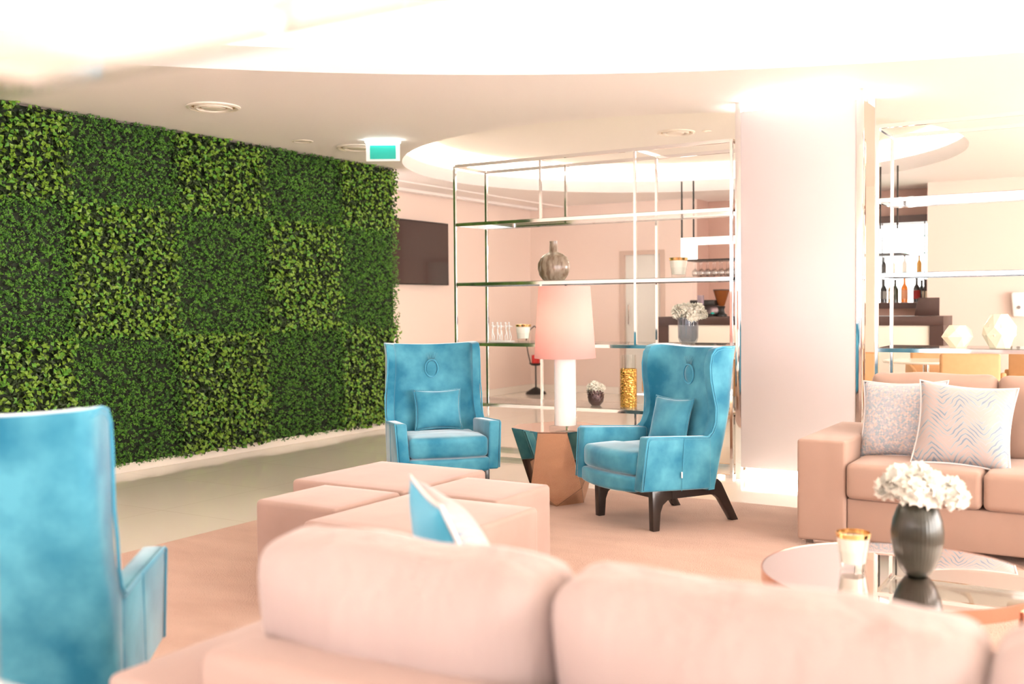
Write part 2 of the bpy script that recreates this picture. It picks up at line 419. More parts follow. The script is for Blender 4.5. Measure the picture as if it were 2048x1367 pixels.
window_wall('wall_rear', True, YF, XL-.6, XR, sp1, 'window wall behind the camera')
window_wall('wall_right', False, XR, YF-.15, 15.2, sp2, 'window wall at the right of the room')
n_ = 0
for (spn, hz) in ((sp1, 1), (sp2, 0)):
    for p, q in spn:
        n_ += 1; mb = MB()
        for a in (p+.03, (p+q)/2, q-.03):
            if hz: mb.box(a-.03, a+.03, YF-.1, YF-.04, .35, 2.5)
            else: mb.box(XR+.04, XR+.1, a-.03, a+.03, .35, 2.5)
        if hz: mb.box(p, q, YF-.1, YF-.04, .35, .41).box(p, q, YF-.1, YF-.04, 2.44, 2.5)
        else: mb.box(XR+.04, XR+.1, p, q, .35, .41).box(XR+.04, XR+.1, p, q, 2.44, 2.5)
        struct('window_%d' % n_, mb, WHITEM, 'white framed window')
struct('baseboard_left', MB().box(-6.93, -6.9, YF, 8.9, 0, .075, .003), BASEB, 'cream marble baseboard under the hedge')
struct('baseboard_side', MB().box(XL, XL+.02, 8.95, YB, 0, .10, .003), BASEB, 'cream baseboard below the television')
struct('baseboard_back', MB().box(XL, DX0-.09, YB-.02, YB, 0, .10).box(DX1+.09, NX0, YB-.02, YB, 0, .10).box(NX1, XR, YB-.02, YB, 0, .10), BASEB, 'cream baseboard along the back wall')
struct('trim_1', MB().box(XL+.02, XL+.14, 8.9, YB, ZC-.035, ZC+.0, .004).box(XL+.55, XL+.575, 8.9, YB, ZC-.014, ZC+.0), CEIL, 'cornice and slot along the ceiling above the television')
d = struct('door_1', MB().box(DX0, DX1, YB+.04, YB+.08, .01, DH), DOORM, 'pale grey flush door in the back wall')
struct('door_frame', MB().box(DX0-.075, DX0, YB-.015, YB+.1, 0, DH+.06).box(DX1, DX1+.075, YB-.015, YB+.1, 0, DH+.06).box(DX0, DX1, YB-.015, YB+.1, DH, DH+.06), DFRAME, 'beige frame', parent=d)
MB().tube([(DX0+.07, YB+.02, 1.0), (DX0+.07, YB-.02, 1.02), (DX0+.07, YB-.02, 1.30), (DX0+.07, YB+.02, 1.32)], .01).build('door_handle', CHROME, d)

# carpet
rg = MB().box(-4.585, 3.6, .62, 6.47, .001, .014, .004).build('carpet', RUGM, smooth=False)
tag(rg, 'large blush carpet on the cream tile under sofas and ottomans', 'rug')

# ------------------------------------------------------------------ hedge panels
LD = mat('dark_leaf', s2l(26, 42, 14), .5, noise=(40, s2l(50, 74, 26), 2, .3))
LDs = mat('inner_leaf', s2l(24, 36, 12), .7)  # dark green of the old inner leaves and the backing mat
LY = mat('lime_leaf', s2l(82, 120, 22), .4, noise=(30, s2l(126, 160, 50), 2, .3))
LG = mat('green_leaf', s2l(62, 118, 26), .5, noise=(40, s2l(98, 152, 42), 2, .3))
LG2 = mat('deep_green_leaf', s2l(40, 86, 20), .55, noise=(40, s2l(56, 106, 28), 2, .3))
def leaf(mb, p, nrm, tip, L, W, mi, cup=.25):
    nrm = nrm.normalized(); tip = (tip-nrm*tip.dot(nrm)).normalized(); sd = nrm.cross(tip)
    b = p; mdl = p+tip*L*.45
    v = [b, mdl+sd*W*.5+nrm*W*cup, p+tip*L-nrm*L*.12, mdl-sd*W*.5+nrm*W*cup, mdl+nrm*L*.02]
    mb.add(v, [(0, 4, 1), (1, 4, 2), (0, 3, 4), (3, 2, 4)], mi)
def hedge_mesh(kind, h, seed):
    g = random.Random(seed); mb = MB(); A = h
    if kind == 'ivy':
        for lay, num, mi, x0, x1, L0, L1 in ((0, 2600, 0, .01, .05, .030, .045), (1, 1150, 1, .035, .085, .034, .048)):
            for _ in range(int(num*A)):
                y = g.uniform(-.51, .51); z = g.uniform(-.012, h+.004); p = Vector((g.uniform(x0, x1), y, z))
                n = Vector((1, g.uniform(-.9, .9), g.uniform(-.4, 1.1))); t = Vector((g.uniform(-.2, .9), g.uniform(-1, 1), g.uniform(-1, .9)))
                L = g.uniform(L0, L1); leaf(mb, p, n, t, L, L*.78, mi if g.random() > .3 else (2 if mi else 0))
    else:
        for _ in range(int(2300*A)):
            y = g.uniform(-.51, .51); z = g.uniform(-.012, h+.004); x = g.uniform(.015, .075)
            base = Vector((x, y, z)); ax = Vector((1, g.uniform(-1, 1), g.uniform(-1, .8))).normalized()
            tone = g.random(); mi = 1 if tone > .35 else 2
            for k in range(7):
                a = g.uniform(0, 6.28); o = ax.orthogonal().normalized(); o.rotate(Matrix.Rotation(a, 3, ax))
                L = g.uniform(.011, .018)
                leaf(mb, base+ax*g.uniform(0, .025), ax+o*.5, o+ax*g.uniform(-.2, .6), L, L*.62, mi)
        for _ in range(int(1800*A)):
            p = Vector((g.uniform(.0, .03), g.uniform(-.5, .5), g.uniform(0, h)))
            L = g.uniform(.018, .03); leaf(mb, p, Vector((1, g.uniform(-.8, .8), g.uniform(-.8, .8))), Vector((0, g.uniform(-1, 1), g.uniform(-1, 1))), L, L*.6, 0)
    mb.v = [(max(.0, x), max(-.512, min(.512, y)), max(-.03, z)) for x, y, z in mb.v]
    return mb
RZ = [(.075, 1.085), (1.085, 2.11), (2.11, 2.775)]
ycol = [(7.99, 8.90), (6.94, 7.99), (5.93, 6.94), (4.93, 5.93), (3.93, 4.93), (2.93, 3.93)]
hm = {}
for kind in ('ivy', 'boxwood'):
    for hi, h in (('full', 1.02), ('short', .665)):
        for vnt in range(2 if hi == 'full' else 1):
            o = hedge_mesh(kind, h, hash_ if (hash_ := {'ivy': 11, 'boxwood': 31}[kind]+vnt+(5 if hi == 'short' else 0)) else 0)
            ob = o.build('foliage', [LD, LY, LG] if kind == 'ivy' else [LDs, LG, LG2], None, smooth=False)
            hm[kind, hi, vnt] = ob.data; bpy.data.objects.remove(ob)
backm = {}
colname = ['the far right end of the hedge wall', 'second column from the far right end', 'middle column of the hedge wall', 'fourth column from the far right end', 'column cut by the left picture edge', 'column beyond the left picture edge']
rowname = ['bottom row', 'middle row', 'top row']
for ci, (y0, y1) in enumerate(ycol):
    for ri, (z0, z1) in enumerate(RZ):
        kind = 'ivy' if (ci+ri) % 2 == 0 else 'boxwood'
        look = 'lime-tipped larger-leaf' if kind == 'ivy' else 'small-leaf deep green'
        t = thing('hedge_panel', '%s artificial hedge panel, %s, %s' % (look, rowname[ri], colname[ci]), 'hedge panel', (-6.93, (y0+y1)/2, z0), 0, 'square hedge panels tiling the green wall')
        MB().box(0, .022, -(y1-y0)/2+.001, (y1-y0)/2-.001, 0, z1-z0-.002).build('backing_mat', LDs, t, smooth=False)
        hi = 'short' if ri == 2 else 'full'
        f = bpy.data.objects.new('foliage', hm[kind, hi, (ci+ri) // 2 % 2 if hi == 'full' else 0]); COL.objects.link(f); f.parent = t
        f.location = (.018, 0, 0); f.scale = (1.15, (y1-y0)*(1 if ci % 2 else -1), (z1-z0)/(1.02 if hi == 'full' else .665))

# ------------------------------------------------------------------ column with glass face
PX0, PX1, PY = -2.575, -1.66, 7.43
PD = .42
pil = thing('column', 'glossy white glass-clad column with chrome corners between the shelving units', 'column', ((PX0+PX1)/2, PY, 0))
hw = (PX1-PX0)/2
MB().box(-hw+.07, hw-.07, .07, PD-.07, 0, ZC).build('core', mat('core_paint', s2l(245, 238, 230), .6), pil, smooth=False)
MB().box(-hw+.045, hw-.045, 0, .02, .085, ZC-.07, .003).build('glass_panel', PILLARM, pil)
MB().box(-hw+.0, -hw+.018, .045, PD-.045, .085, ZC-.07).box(hw-.018, hw, .045, PD-.045, .085, ZC-.07).build('mirror_side', MIRROR, pil, smooth=False)
for sx in (-1, 1):
    for yy in (0, PD-.045):
        MB().box(min(sx*hw, sx*(hw-.045)), max(sx*hw, sx*(hw-.045)), yy-.004, yy+.045, .0, ZC, .003).build('corner_strip', CHROME, pil)
for z0 in (.02, ZC-.07):
    s = .0
    MB().box(-hw+.06, hw-.06, .055, .069, z0, z0+.05).box(hw-.069, hw-.055, .07, PD-.07, z0, z0+.05).box(-hw+.055, -hw+.069, .07, PD-.07, z0, z0+.05).build('led_strip', PSTRIP, pil, smooth=False)

# ------------------------------------------------------------------ shelving
TZ = [.012, .458, .972, 1.487, 2.0, 2.505]
def shelf(label, x0, x1, y0, y1, dividers, cutL=None, tiers=None):
    t = thing('display_shelf', label, 'shelving unit', ((x0+x1)/2, (y0+y1)/2, 0), 0, 'chrome and glass display shelving units')
    cx, cy = (x0+x1)/2, (y0+y1)/2; wd = .022
    for x in (x0, x1):
        for y in (y0, y1): MB().box(x-cx-wd/2, x-cx+wd/2, y-cy-wd/2, y-cy+wd/2, 0, TZ[5], .001).build('post', CHROME, t, smooth=False)
    for (x, y, z0, z1) in dividers: MB().box(x-cx-wd*.42, x-cx+wd*.42, y-cy-wd*.42, y-cy+wd*.42, z0, z1).build('divider_post', CHROME, t, smooth=False)
    for i, z in enumerate(TZ):
        mb = MB(); h = .013
        X0, X1, Y0, Y1 = x0-cx+wd/2, x1-cx-wd/2, y0-cy, y1-cy
        for y in (Y0, Y1): mb.box(X0, X1, y-.011, y+.011, z-h, z+h)
        for x in [x0-cx, x1-cx]+[q[0]-cx for q in dividers if q[1] == y0 and abs(q[3]-z) < .1]: mb.box(x-.009, x+.009, Y0+.011, Y1-.011, z-h+.002, z+h)
        mb.build('tier_rail', CHROME, t, smooth=False)
        if 0 < i < 5: MB().box(X0+.002, X1-.002, Y0+.012, Y1-.012, z+.0135, z+.0195).build('glass_tier', TIERG, t, smooth=False)
    return t
SX0, SX1, SY0, SY1 = -5.075, -2.60, 7.42, 7.92
dv = []
for y in (SY0, SY1):
    for x, rng in ((-4.225, [(0, 3), (4, 5)]), (-3.38, [(0, 1), (2, 5)])):
        xx = x if y == SY0 else x-.035
        for a, b in rng: dv.append((xx, y, TZ[a]+.013, TZ[b]-.013))
shelf('tall chrome and glass shelving unit behind the lamp, left of the white column', SX0, SX1, SY0, SY1, dv)
dv = [(x, y, TZ[a]+.013, TZ[b]-.013) for y in (SY0, SY1) for x, a, b in ((-.25, 0, 1), (.6, 0, 5))]
shelf('tall chrome and glass shelving unit behind the sofa, right of the white column', -1.56, .98, SY0, SY1, dv)
shelf('chrome and glass shelf edge, blurred and very close, crossing the top left corner', -.835, 1.76, .10, .50, [])

# ------------------------------------------------------------------ wing chairs
def chair(label, loc, rz):
    t = thing('wing_chair', label, 'armchair', loc, rz, 'turquoise velvet wing chairs')
    zs = [.21, .235, .30, .42, .50, .53, .56, .61, .68, .76, .84, .90, .95, .99, 1.02, 1.04]
    YFz = lambda z: lerp([.2, .5, .53, .57, .62, .68, .76, .86, .93, .99, 1.05], [.03, .03, .03, .062, .078, .082, .07, .052, .052, .062, .09], z)
    YRz = lambda z: lerp([.2, .45, .67, 1.05], [.095, .16, .222, .275], z)
    v = []; f = []; n = 17
    for z in zs:
        W = lerp([.2, .5, .8, .95, 1.05], [.33, .332, .318, .316, .322], z); yf = YFz(z); yr = YRz(z); yi = yr-.085; d = yi-yf
        out = [(1, yf, 0), (1, yf+.33*(yr-yf), 0), (1, yf+.66*(yr-yf), 0), (1, yr-.02, -.008), (1, yr-.003, -.035), (.62, yr, 0), (.42, yr, 0), (.2, yr, 0), (0, yr, 0)]
        inn = [(W-.05, yf), (W-.052, yf+.35*d), (W-.062, yf+.65*d), (W-.085, yf+.87*d), (W-.12, yf+.97*d), (W*.5, yi), (W*.33, yi+.004), (W*.16, yi+.006), (0, yi+.006)]
        top = max(0, (z-.9)/.15)
        def zz(x, y): return z-top*(.016*(1-(x/W)**2))-top*.03*max(0, (yf+.05-y)/.05)*.5
        for s in range(-8, 9):
            i = 8-abs(s); sg = -1 if s < 0 else 1
            a, y, dx = out[i]; x = sg*(a*W+dx); v.append((x, y, zz(x, y)))
        for s in range(-8, 9):
            i = 8-abs(s); sg = -1 if s < 0 else 1
            x, y = inn[i]; v.append((sg*x, y, zz(x, y)))
    m2 = 2*n
    for k in range(len(zs)-1):
        a = k*m2; b = a+m2
        for i in range(n-1):
            f.append((a+i+1, a+i, b+i, b+i+1)); f.append((a+n+i, a+n+i+1, b+n+i+1, b+n+i))
        f.append((a, a+n, b+n, b)); f.append((a+n-1, b+n-1, b+2*n-1, a+2*n-1))
    for base, fl in ((0, 0), ((len(zs)-1)*m2, 1)):
        for i in range(n-1):
            q = (base+i, base+i+1, base+n+i+1, base+n+i); f.append(q if not fl else q[::-1])
    bm = bmesh.new(); V = [bm.verts.new(p) for p in v]
    for q in f: bm.faces.new([V[i] for i in q])
    bmesh.ops.recalc_face_normals(bm, faces=bm.faces[:])
    ed = [e for e in bm.edges if len(e.link_faces) == 2 and e.calc_face_angle(0) > R(55)]
    bmesh.ops.bevel(bm, geom=ed, offset=.016, segments=4, profile=.5, affect='EDGES', clamp_overlap=True)
    mb = MB(); mb.bm_add(bm); bk = mb.build('backrest', VELVET, t, ang=60)
    for s in (-1, 1):
        def flare(co, s=s):
            k = max(0, -co.y-.0)/.45; co.x = s*(abs(co.x)-.012*k+(.018*k if co.z > .4 else 0)); return co
        prof = [(-.455, .24), (-.425, .548), (.05, .52), (.05, .215)]
        a = MB().prism(prof, 'x', .262 if s > 0 else -.262, .334 if s > 0 else -.334, .014, 3, fn=flare).build('armrest', VELVET, t, ang=50)
        xo = s*.335
        pts = [(s*.325, -.452, .25), (s*.342, -.424, .535), (s*.341, -.405, .546), (s*.337, -.2, .535), (s*.336, .02, .521), (s*.336, .055, .545), (s*.336, .078, .60), (s*.335, .084, .68), (s*.325, .072, .76), (s*.32, .056, .84), (s*.318, .052, .92), (s*.319, .066, .99), (s*.32, .10, 1.026), (s*.32, .15, 1.036), (s*.318, .22, 1.03)]
        MB().tube(pts, .0042, 6).build('piping', VELVETP, a, ang=180)
        pts2 = [(p[0]+s*.0, p[1]+.014, p[2]-(.012 if i in (1, 2, 3, 4) else 0) - (.012 if i > 11 else 0)) for i, p in enumerate(pts)]
        MB().tube(pts2, .0022, 6).build('welt', VELVETP, a, ang=180)
        MB().tube([(s*.338, -.155, .53), (s*.3375, -.165, .35), (s*.336, -.175, .225)], .0018, 5).build('side_seam', VELVETP, a, ang=180)
        # legs and rails
        for nm, poly in (('leg', [(-.345, .236), (-.338, 0), (-.294, 0), (-.285, .105), (-.268, .145), (-.232, .170), (-.20, .175), (-.20, .232)]),
                         ('leg', [(.08, .225), (.08, .172), (.12, .165), (.155, .14), (.19, .09), (.252, 0), (.302, 0), (.17, .235), (.14, .26)]),
                         ('side_rail', [(-.20, .232), (-.20, .175), (.08, .172), (.08, .225)])):
            MB().prism(poly, 'x', s*.245, s*.285, .003 if nm == 'leg' else 0, 2).build(nm, DWOOD, t, ang=40)
    MB().box(-.245, .245, -.335, -.30, .19, .236).box(-.245, .245, .07, .10, .19, .22).build('cross_rail', DWOOD, t, smooth=False)
    # apron and seat
    def bow(co):
        k = max(0, -co.y-.1)/.35; co.y -= .03*k*(1-(co.x/.27)**2); co.z -= .012*k*(1-(co.x/.27)**2) if co.z < .27 else 0; return co
    bm = bmesh.new(); tmp = puff(.53, .55, .085, .02, n=8)
    ap = MB(); ap.add([bow(Vector((x, y-.18, z+.275))) for x, y, z in tmp.v], tmp.f); ap.build('seat_base', VELVET, t, ang=60)
    cu = puff(.515, .52, .132, .032, (0.0, .012, .012), n=10); cm = MB(); cm.add([bow(Vector((x, y-.185, z+.378+ (.01 if y < 0 else 0)))) for x, y, z in cu.v], cu.f)
    cm.build('seat_cushion', VELVET, t, ang=60)
    # oval button
    cy0, cz0 = .162, .86
    el = [(.045*math.cos(a), cy0-.002, cz0+.06*math.sin(a)) for a in [2*math.pi*i/28 for i in range(28)]]
    MB().tube(el, .0045, 6, closed=True).build('button_rim', VELVETP, bk, ang=180)
    b = MB(); b.lathe([(0, .010), (.02, .009), (.034, .005), (.041, 0), (.041, -.01)], 28); 
    b.v = [(x, cy0+.004-z*.9, cz0+y*1.35) for x, y, z in b.v]; b.build('button', VELVET, bk, ang=180)
    for k in range(-3, 4):
        MB().tube([(k*.006, cy0+.003, cz0+.062), (k*.0105, cy0+.001, cz0+.09), (k*.014, cy0+.006, cz0+.118-.004*abs(k))], [.0024, .0022, .0006], 6).build('pleat', VELVET, bk, ang=180)
    return t
ch1 = chair('turquoise velvet wing chair left of the lamp table, facing the camera', (-4.07, 5.70, .014), R(46))
ch2 = chair('turquoise velvet wing chair right of the lamp table, turned to show its side', (-2.436, 5.813, .014), R(-28.2))
ch3 = chair('blurred turquoise wing chair in the left foreground, seen from behind', (-2.62, 1.64, .014), R(217))
MB().box(.337, .341, -.180, -.172, .30, .335).build('fabric_tag', WHITEM, ch2, smooth=False)
def on_chair(c, lx, ly, lz, rx, rz_, label):
    a = c.rotation_euler.z; x = c.location.x+lx*math.cos(a)-ly*math.sin(a); y = c.location.y+lx*math.sin(a)+ly*math.cos(a)
    pillow(label, VELVET, VELVET, (x, y, c.location.z+lz), (rx, 0, a+rz_), .33, .28, .11)
on_chair(ch1, .02, .045, .585, R(-15), R(0), 'small turquoise velvet cushion on the left wing chair')
on_chair(ch2, -.03, .045, .585, R(-15), R(4), 'small turquoise velvet cushion on the right wing chair')

# ------------------------------------------------------------------ faceted mirror side table
tb = thing('side_table', 'faceted bronze mirror side table between the two wing chairs', 'table', (-3.24, 5.92, .014), R(19.9))
def facet_table():
    v = []; f = []
    a, b = .095, .30
    T = [(-a, -b), (a, -b), (b, -a), (b, a), (a, b), (-a, b), (-b, a), (-b, -a)]
    for x, y in T: v.append((x, y, .485))
    Mp = [(.165, -.165), (.165, .165), (-.165, .165), (-.165, -.165)]
    for x, y in Mp: v.append((x, y, .125))
    G = [(0, -.155), (.155, 0), (0, .155), (-.155, 0)]
    for x, y in G: v.append((x, y, .0))
    # faces: front pentagon i uses T[2i],T[2i+1], M[i], G[i], M[i-1]
    for i in range(4):
        f.append((2*i, 12+i-4 if False else 8+(i-1) % 4, 12+i, 8+i, 2*i+1))
        f.append((2*i+1, 8+i, (2*i+2) % 8))
        f.append((8+i, 12+i, 12+(i+1) % 4))
    f.append(tuple(range(8))); f.append((15, 14, 13, 12))
    bm = bmesh.new(); V = [bm.verts.new(p) for p in v]
    for q in f: bm.faces.new([V[i] for i in q])
    bmesh.ops.triangulate(bm, faces=[fa for fa in bm.faces if len(fa.verts) == 5])
    bmesh.ops.recalc_face_normals(bm, faces=bm.faces[:])
    bmesh.ops.dissolve_limit(bm, angle_limit=R(3), verts=bm.verts[:], edges=bm.edges[:])
    mb = MB(); bm.verts.ensure_lookup_table(); mb.bm_add(bm); return mb, v
fm, fv = facet_table()
fm.build('base', mat('bronze_mirror_facet', s2l(232, 208, 186), .04, 1), tb, smooth=False)
MB().prism([(x*1.004, y*1.004) for x, y, z in fv[:8]], 'z', .486, .494).build('table_top', MIRROR, tb, smooth=False)
ed = MB()
for i in range(4):
    ed.tube([fv[2*i], fv[8+(i-1) % 4]], .0012, 5).tube([fv[2*i+1], fv[8+i]], .0012, 5).tube([fv[8+i], fv[12+i]], .0012, 5).tube([fv[8+i], fv[12+(i+1) % 4]], .0012, 5)
ed.build('edge_seams', mat('dark_edge', (.10, .07, .05), .3, .8), tb)
# lamp
lp = thing('table_lamp', 'white cylinder table lamp with blush drum shade on the faceted side table', 'lamp', (-3.165, 5.86, .507))
MB().box(-.078, .078, -.078, .078, 0, .022, .003).build('lamp_base', glass('acrylic', (.93, .93, .93), 1.5), lp)
MB().lathe([(0, .023), (.069, .023), (.071, .026), (.071, .60), (.066, .605), (0, .605)], 48).build('column', CERAM, lp)
SH = bpy.data.materials.new('shade_fabric'); SH.use_nodes = True
nt = SH.node_tree; nt.nodes.remove(nt.nodes['Principled BSDF'])
df = nt.nodes.new('ShaderNodeBsdfDiffuse'); df.inputs[0].default_value = (*s2l(226, 188, 184), 1)
tr = nt.nodes.new('ShaderNodeBsdfTranslucent'); tr.inputs[0].default_value = (*s2l(238, 198, 188), 1)
mx = nt.nodes.new('ShaderNodeMixShader'); mx.inputs[0].default_value = .5
nt.links.new(df.outputs[0], mx.inputs[1]); nt.links.new(tr.outputs[0], mx.inputs[2]); nt.links.new(mx.outputs[0], nt.nodes['Material Output'].inputs[0])
MB().lathe([(.198, .455), (.166, .915), (.163, .915), (.195, .455), (.198, .455)], 64).build('lamp_shade', SH, lp)
MB().lathe([(0, .64), (.02, .65), (.032, .69), (.02, .73), (0, .74)], 24).build('bulb', emis('bulb_glow', (1, .88, .76), 40), lp)
MB().lathe([(0, .605), (.012, .605), (.012, .645), (0, .645)], 16).build('socket', CHROME, lp)
MB().tube([(-.165, 0, .905), (.165, 0, .905)], .0025, 6).tube([(0, -.165, .905), (0, .165, .905)], .0025, 6).tube([(0, 0, .60), (0, 0, .905)], .004, 6).build('shade_spider', CHROME, lp)

# ------------------------------------------------------------------ ottomans
for (x0, x1, y0, y1, h, lab) in ((-3.72, -3.0, 3.925, 4.66, .42, 'large square blush ottoman at the back, nearest the left wing chair'),
                                (-3.475, -2.995, 3.425, 3.905, .42, 'small square blush ottoman at the front left of the cluster'),
                                (-2.955, -2.245, 3.175, 3.905, .42, 'large square blush ottoman at the front, behind the near sofa'),
                                (-2.975, -2.475, 3.93, 4.43, .42, 'small square blush ottoman on the side of the faceted table')):
    t = thing('ottoman', lab, 'ottoman', ((x0+x1)/2, (y0+y1)/2, .014), 0, 'square ottomans pushed together')
    wx, wy = x1-x0, y1-y0
    mb = puff(wx, wy, h-.03, .022, (.0, .0, .006), n=8); mb.v = [(x, y, z+(h-.03)/2+.016) for x, y, z in mb.v]
    mb.build('body', OTTO, t, ang=60)
    q = .017; e = [(sx*(wx/2-q), sy*(wy/2-q), h-.0165) for sx, sy in ((-1, -1), (1, -1), (1, 1), (-1, 1))]
    MB().tube(e, .0025, 6, closed=True).build('top_seam', OTTO, t)
    for sx in (-1, 1):
        for sy in (-1, 1): MB().lathe([(0, 0), (.02, 0), (.022, .018), (0, .018)], 16, (sx*(wx/2-.07), sy*(wy/2-.07), 0)).build('foot', BLACKM, t)

# ------------------------------------------------------------------ sofas
def sofa(label, x0, seatw, aw, yfront, depth, fabric, cushm, rz=0, backh=.63, nseat=3, tilt=10, cw=None, seed=1, ctop=.88, cth=.20, bt=.23):
    L = 2*aw+nseat*seatw; z0 = .014
    t = thing('sofa', label, 'sofa', (x0+L/2, yfront+depth/2, z0), rz, 'blush suede sofas')
    hL = L/2; hD = depth/2
    for s in (-1, 1):
        a0, a1 = (-hL, -hL+aw) if s < 0 else (hL-aw, hL)
        m_ = puff(aw, depth, .535, .018, (0, 0, .004), n=6); m_.v = [(x+(a0+a1)/2, y, z+.03+.535/2) for x, y, z in m_.v]
        m_.build('arm', fabric, t, ang=60)
    MB().box(-hL+aw+.002, hL-aw-.002, -hD+.02, hD-.24, .05, .265, .01, 3).build('base', fabric, t)
    m_ = puff(L-2*aw-.004, bt, backh-.05, .03, (0, 0, .004), n=8); m_.v = [(x, y+hD-bt/2, z+.05+(backh-.05)/2) for x, y, z in m_.v]
    m_.build('back_frame', fabric, t, ang=60)
    for i in range(nseat):
        cx = -hL+aw+seatw*(i+.5)
        m_ = puff(seatw-.006, depth-.22, .185, .03, (0, .006, .016), n=9); m_.v = [(x+cx, y-.125+.0, z+.36) for x, y, z in m_.v]
        m_.build('seat_cushion', fabric, t, ang=60)
        cwid = cw or seatw
        cxx = (i-(nseat-1)/2)*cwid
        hgt = ctop-.45
        m_ = puff(cwid-.002, cth, hgt+.02, cth*.27, (.0, .03, .010), n=12, pinch=.30, wob=.006, seed=seed+i)
        mt = Matrix.Translation((cxx, hD-bt-cth*.5, .455+hgt/2)) @ Matrix.Rotation(R(-tilt), 4, 'X')
        m_.v = [tuple(mt @ Vector(p)) for p in m_.v]
        m_.build('back_cushion', cushm, t, ang=60)
    for sx in (-1, 1):
        for sy in (-1, 1): MB().box(sx*(hL-.12)-.045, sx*(hL-.12)+.045, sy*(hD-.08)-.03, sy*(hD-.08)+.03, 0, .032, .003).build('foot', CHROME, t)
    return t
s1 = sofa('blush suede sofa against the right shelving unit, holding two patterned cushions', -1.562, .655, .255, 5.48, .95, SUEDE, SUEDE, seed=3, ctop=.87)
# near sofa: seen from behind, its front turned away from the camera
s2 = sofa('blurred blush sofa in the near foreground, seen from behind', -1.745, .655, .255, 1.31, .95, FRAMEF, CUSHF, rz=math.pi, seed=9, cw=.672, ctop=.82, backh=.655, cth=.23, bt=.15, tilt=8)
pillow('square cushion with blue and blush zigzag weave, leaning on the sofa arm', ZIG, mat('pale_piping', s2l(232, 226, 226), .6), (-1.10, 5.87, .665), (R(-20), R(-2), R(-5)), .45, .44, .15)
pillow('square cushion with pale fern print, in front of the zigzag cushion', FERN, mat('pale_piping', s2l(232, 226, 226), .6), (-.77, 5.72, .665), (R(-22), R(4), R(4)), .47, .45, .16)
from mathutils import Euler
e_ = Euler((R(-25), 0, R(136)))
pc = Vector((-1.365, 1.93, .835))-e_.to_matrix() @ Vector((-.215, 0, .215))
pillow('blurred cushion with turquoise back and pale print, above the near sofa back', FERN, mat('pale_piping', s2l(232, 226, 226), .6), pc, tuple(e_), .45, .45, .17,
       m_back=mat('turquoise_back', s2l(80, 180, 215), .7, sheen=.4))

# ------------------------------------------------------------------ coffee table and what stands on it
CX, CYT, ZT = -.70, 3.665, .40
ct = thing('coffee_table', 'round mirror-topped coffee table with rose metal rim between the sofas', 'coffee table', (CX, CYT, .014))
RT = .452
MB().lathe([(0, .352), (RT-.006, .352), (RT-.006, .368), (0, .368)], 96).build('mirror_top', TMIRROR, ct)
rose = mat('rose_metal', s2l(214, 168, 148), .15, 1)
MB().lathe([(RT-.005, .325), (RT, .325), (RT, .369), (RT-.005, .369), (RT-.005, .325)], 96).build('rim', rose, ct)
for k in range(4):
    a = R(45+90*k+20); c, s_ = math.cos(a), math.sin(a)
    MB().box(RT-.012, RT+.008, -.02, .02, 0, .345, .002, mtx=Matrix.Rotation(a, 4, 'Z')).build('leg', rose, ct)
MB().lathe([(RT-.02, .012), (RT+.0, .012), (RT+.0, .028), (RT-.02, .028), (RT-.02, .012)], 96).build('base_ring', rose, ct)
ZT = .014+.370
def candle(label, loc, s=1.0):
    t = thing('candle_glass', label, 'candle', loc); 
    MB().lathe([(0, 0), (.036, 0), (.038, .004), (.052, .112), (.0500, .112), (.037, .02), (0, .018)], 40).build('glass_cup', GLASS, t)
    MB().lathe([(0, .0195), (.0365, .0205), (.0480, .094), (.046, .097), (0, .097)], 40).build('wax', WAX, t)
    MB().lathe([(.0505, .099), (.0530, .1125), (.0500, .1135), (.0490, .0995), (.0505, .099)], 40).build('gold_rim', GOLDR, t)
    MB().tube([(0, 0, .097), (.001, 0, .108)], .0012, 6).build('wick', BLACKM, t)
    t.scale = (s, s, s); return t
candle('gold-rimmed white candle glass on the coffee table', (-.84, 3.635, ZT), 1.12)
def bloom(t, c, rad, seed, m_=PETAL, npet=70, flat=1.0):
    g = random.Random(seed); mb = MB()
    for i in range(npet):
        u = (i+.5)/npet; ph = math.acos(1-1.75*u); th = i*2.39996+g.uniform(-.3, .3)
        d = Vector((math.sin(ph)*math.cos(th), math.sin(ph)*math.sin(th), math.cos(ph)*flat))
        L = rad*g.uniform(.5, .75); W = L*g.uniform(.8, 1.1); base = Vector(c)+d*rad*.45
        tang = d.orthogonal().normalized(); tang.rotate(Matrix.Rotation(g.uniform(0, 6.28), 3, d))
        side = d.cross(tang).normalized(); V = []; F = []; nu, nv = 4, 4
        curl = g.uniform(.15, .5)
        for a in range(nu+1):
            for b in range(nv+1):
                s = a/nu; q = -1+2*b/nv; wd = W*.5*math.sin(min(1, .15+s*1.05)*math.pi*.62)
                ruf = .06*L*math.sin(q*7+i)*s
                V.append(base+d*(L*s*(1-curl*s*.6))+tang*(curl*L*s*s*.8)+side*(q*wd)+tang*(q*q*.25*W*s)+d*ruf)
        for a in range(nu):
            for b in range(nv): k = a*(nv+1)+b; F.append((k, k+1, k+nv+2, k+nv+1))
        mb.add(V, F)
    mb.lathe([(0, rad*.55), (rad*.4, rad*.3), (rad*.5, 0), (rad*.3, -rad*.35), (0, -rad*.45)], 12, c)
    return mb.build('bloom', m_, t, ang=180)
vs = thing('flower_vase', 'dark olive egg-shaped vase of white blooms on the coffee table', 'vase', (-.635, 3.655, ZT))
VM = mat('ribbed_smoky_ceramic', s2l(40, 41, 33), .3, 0, noise=(7, s2l(52, 53, 43), 2, .3), coat=.3)
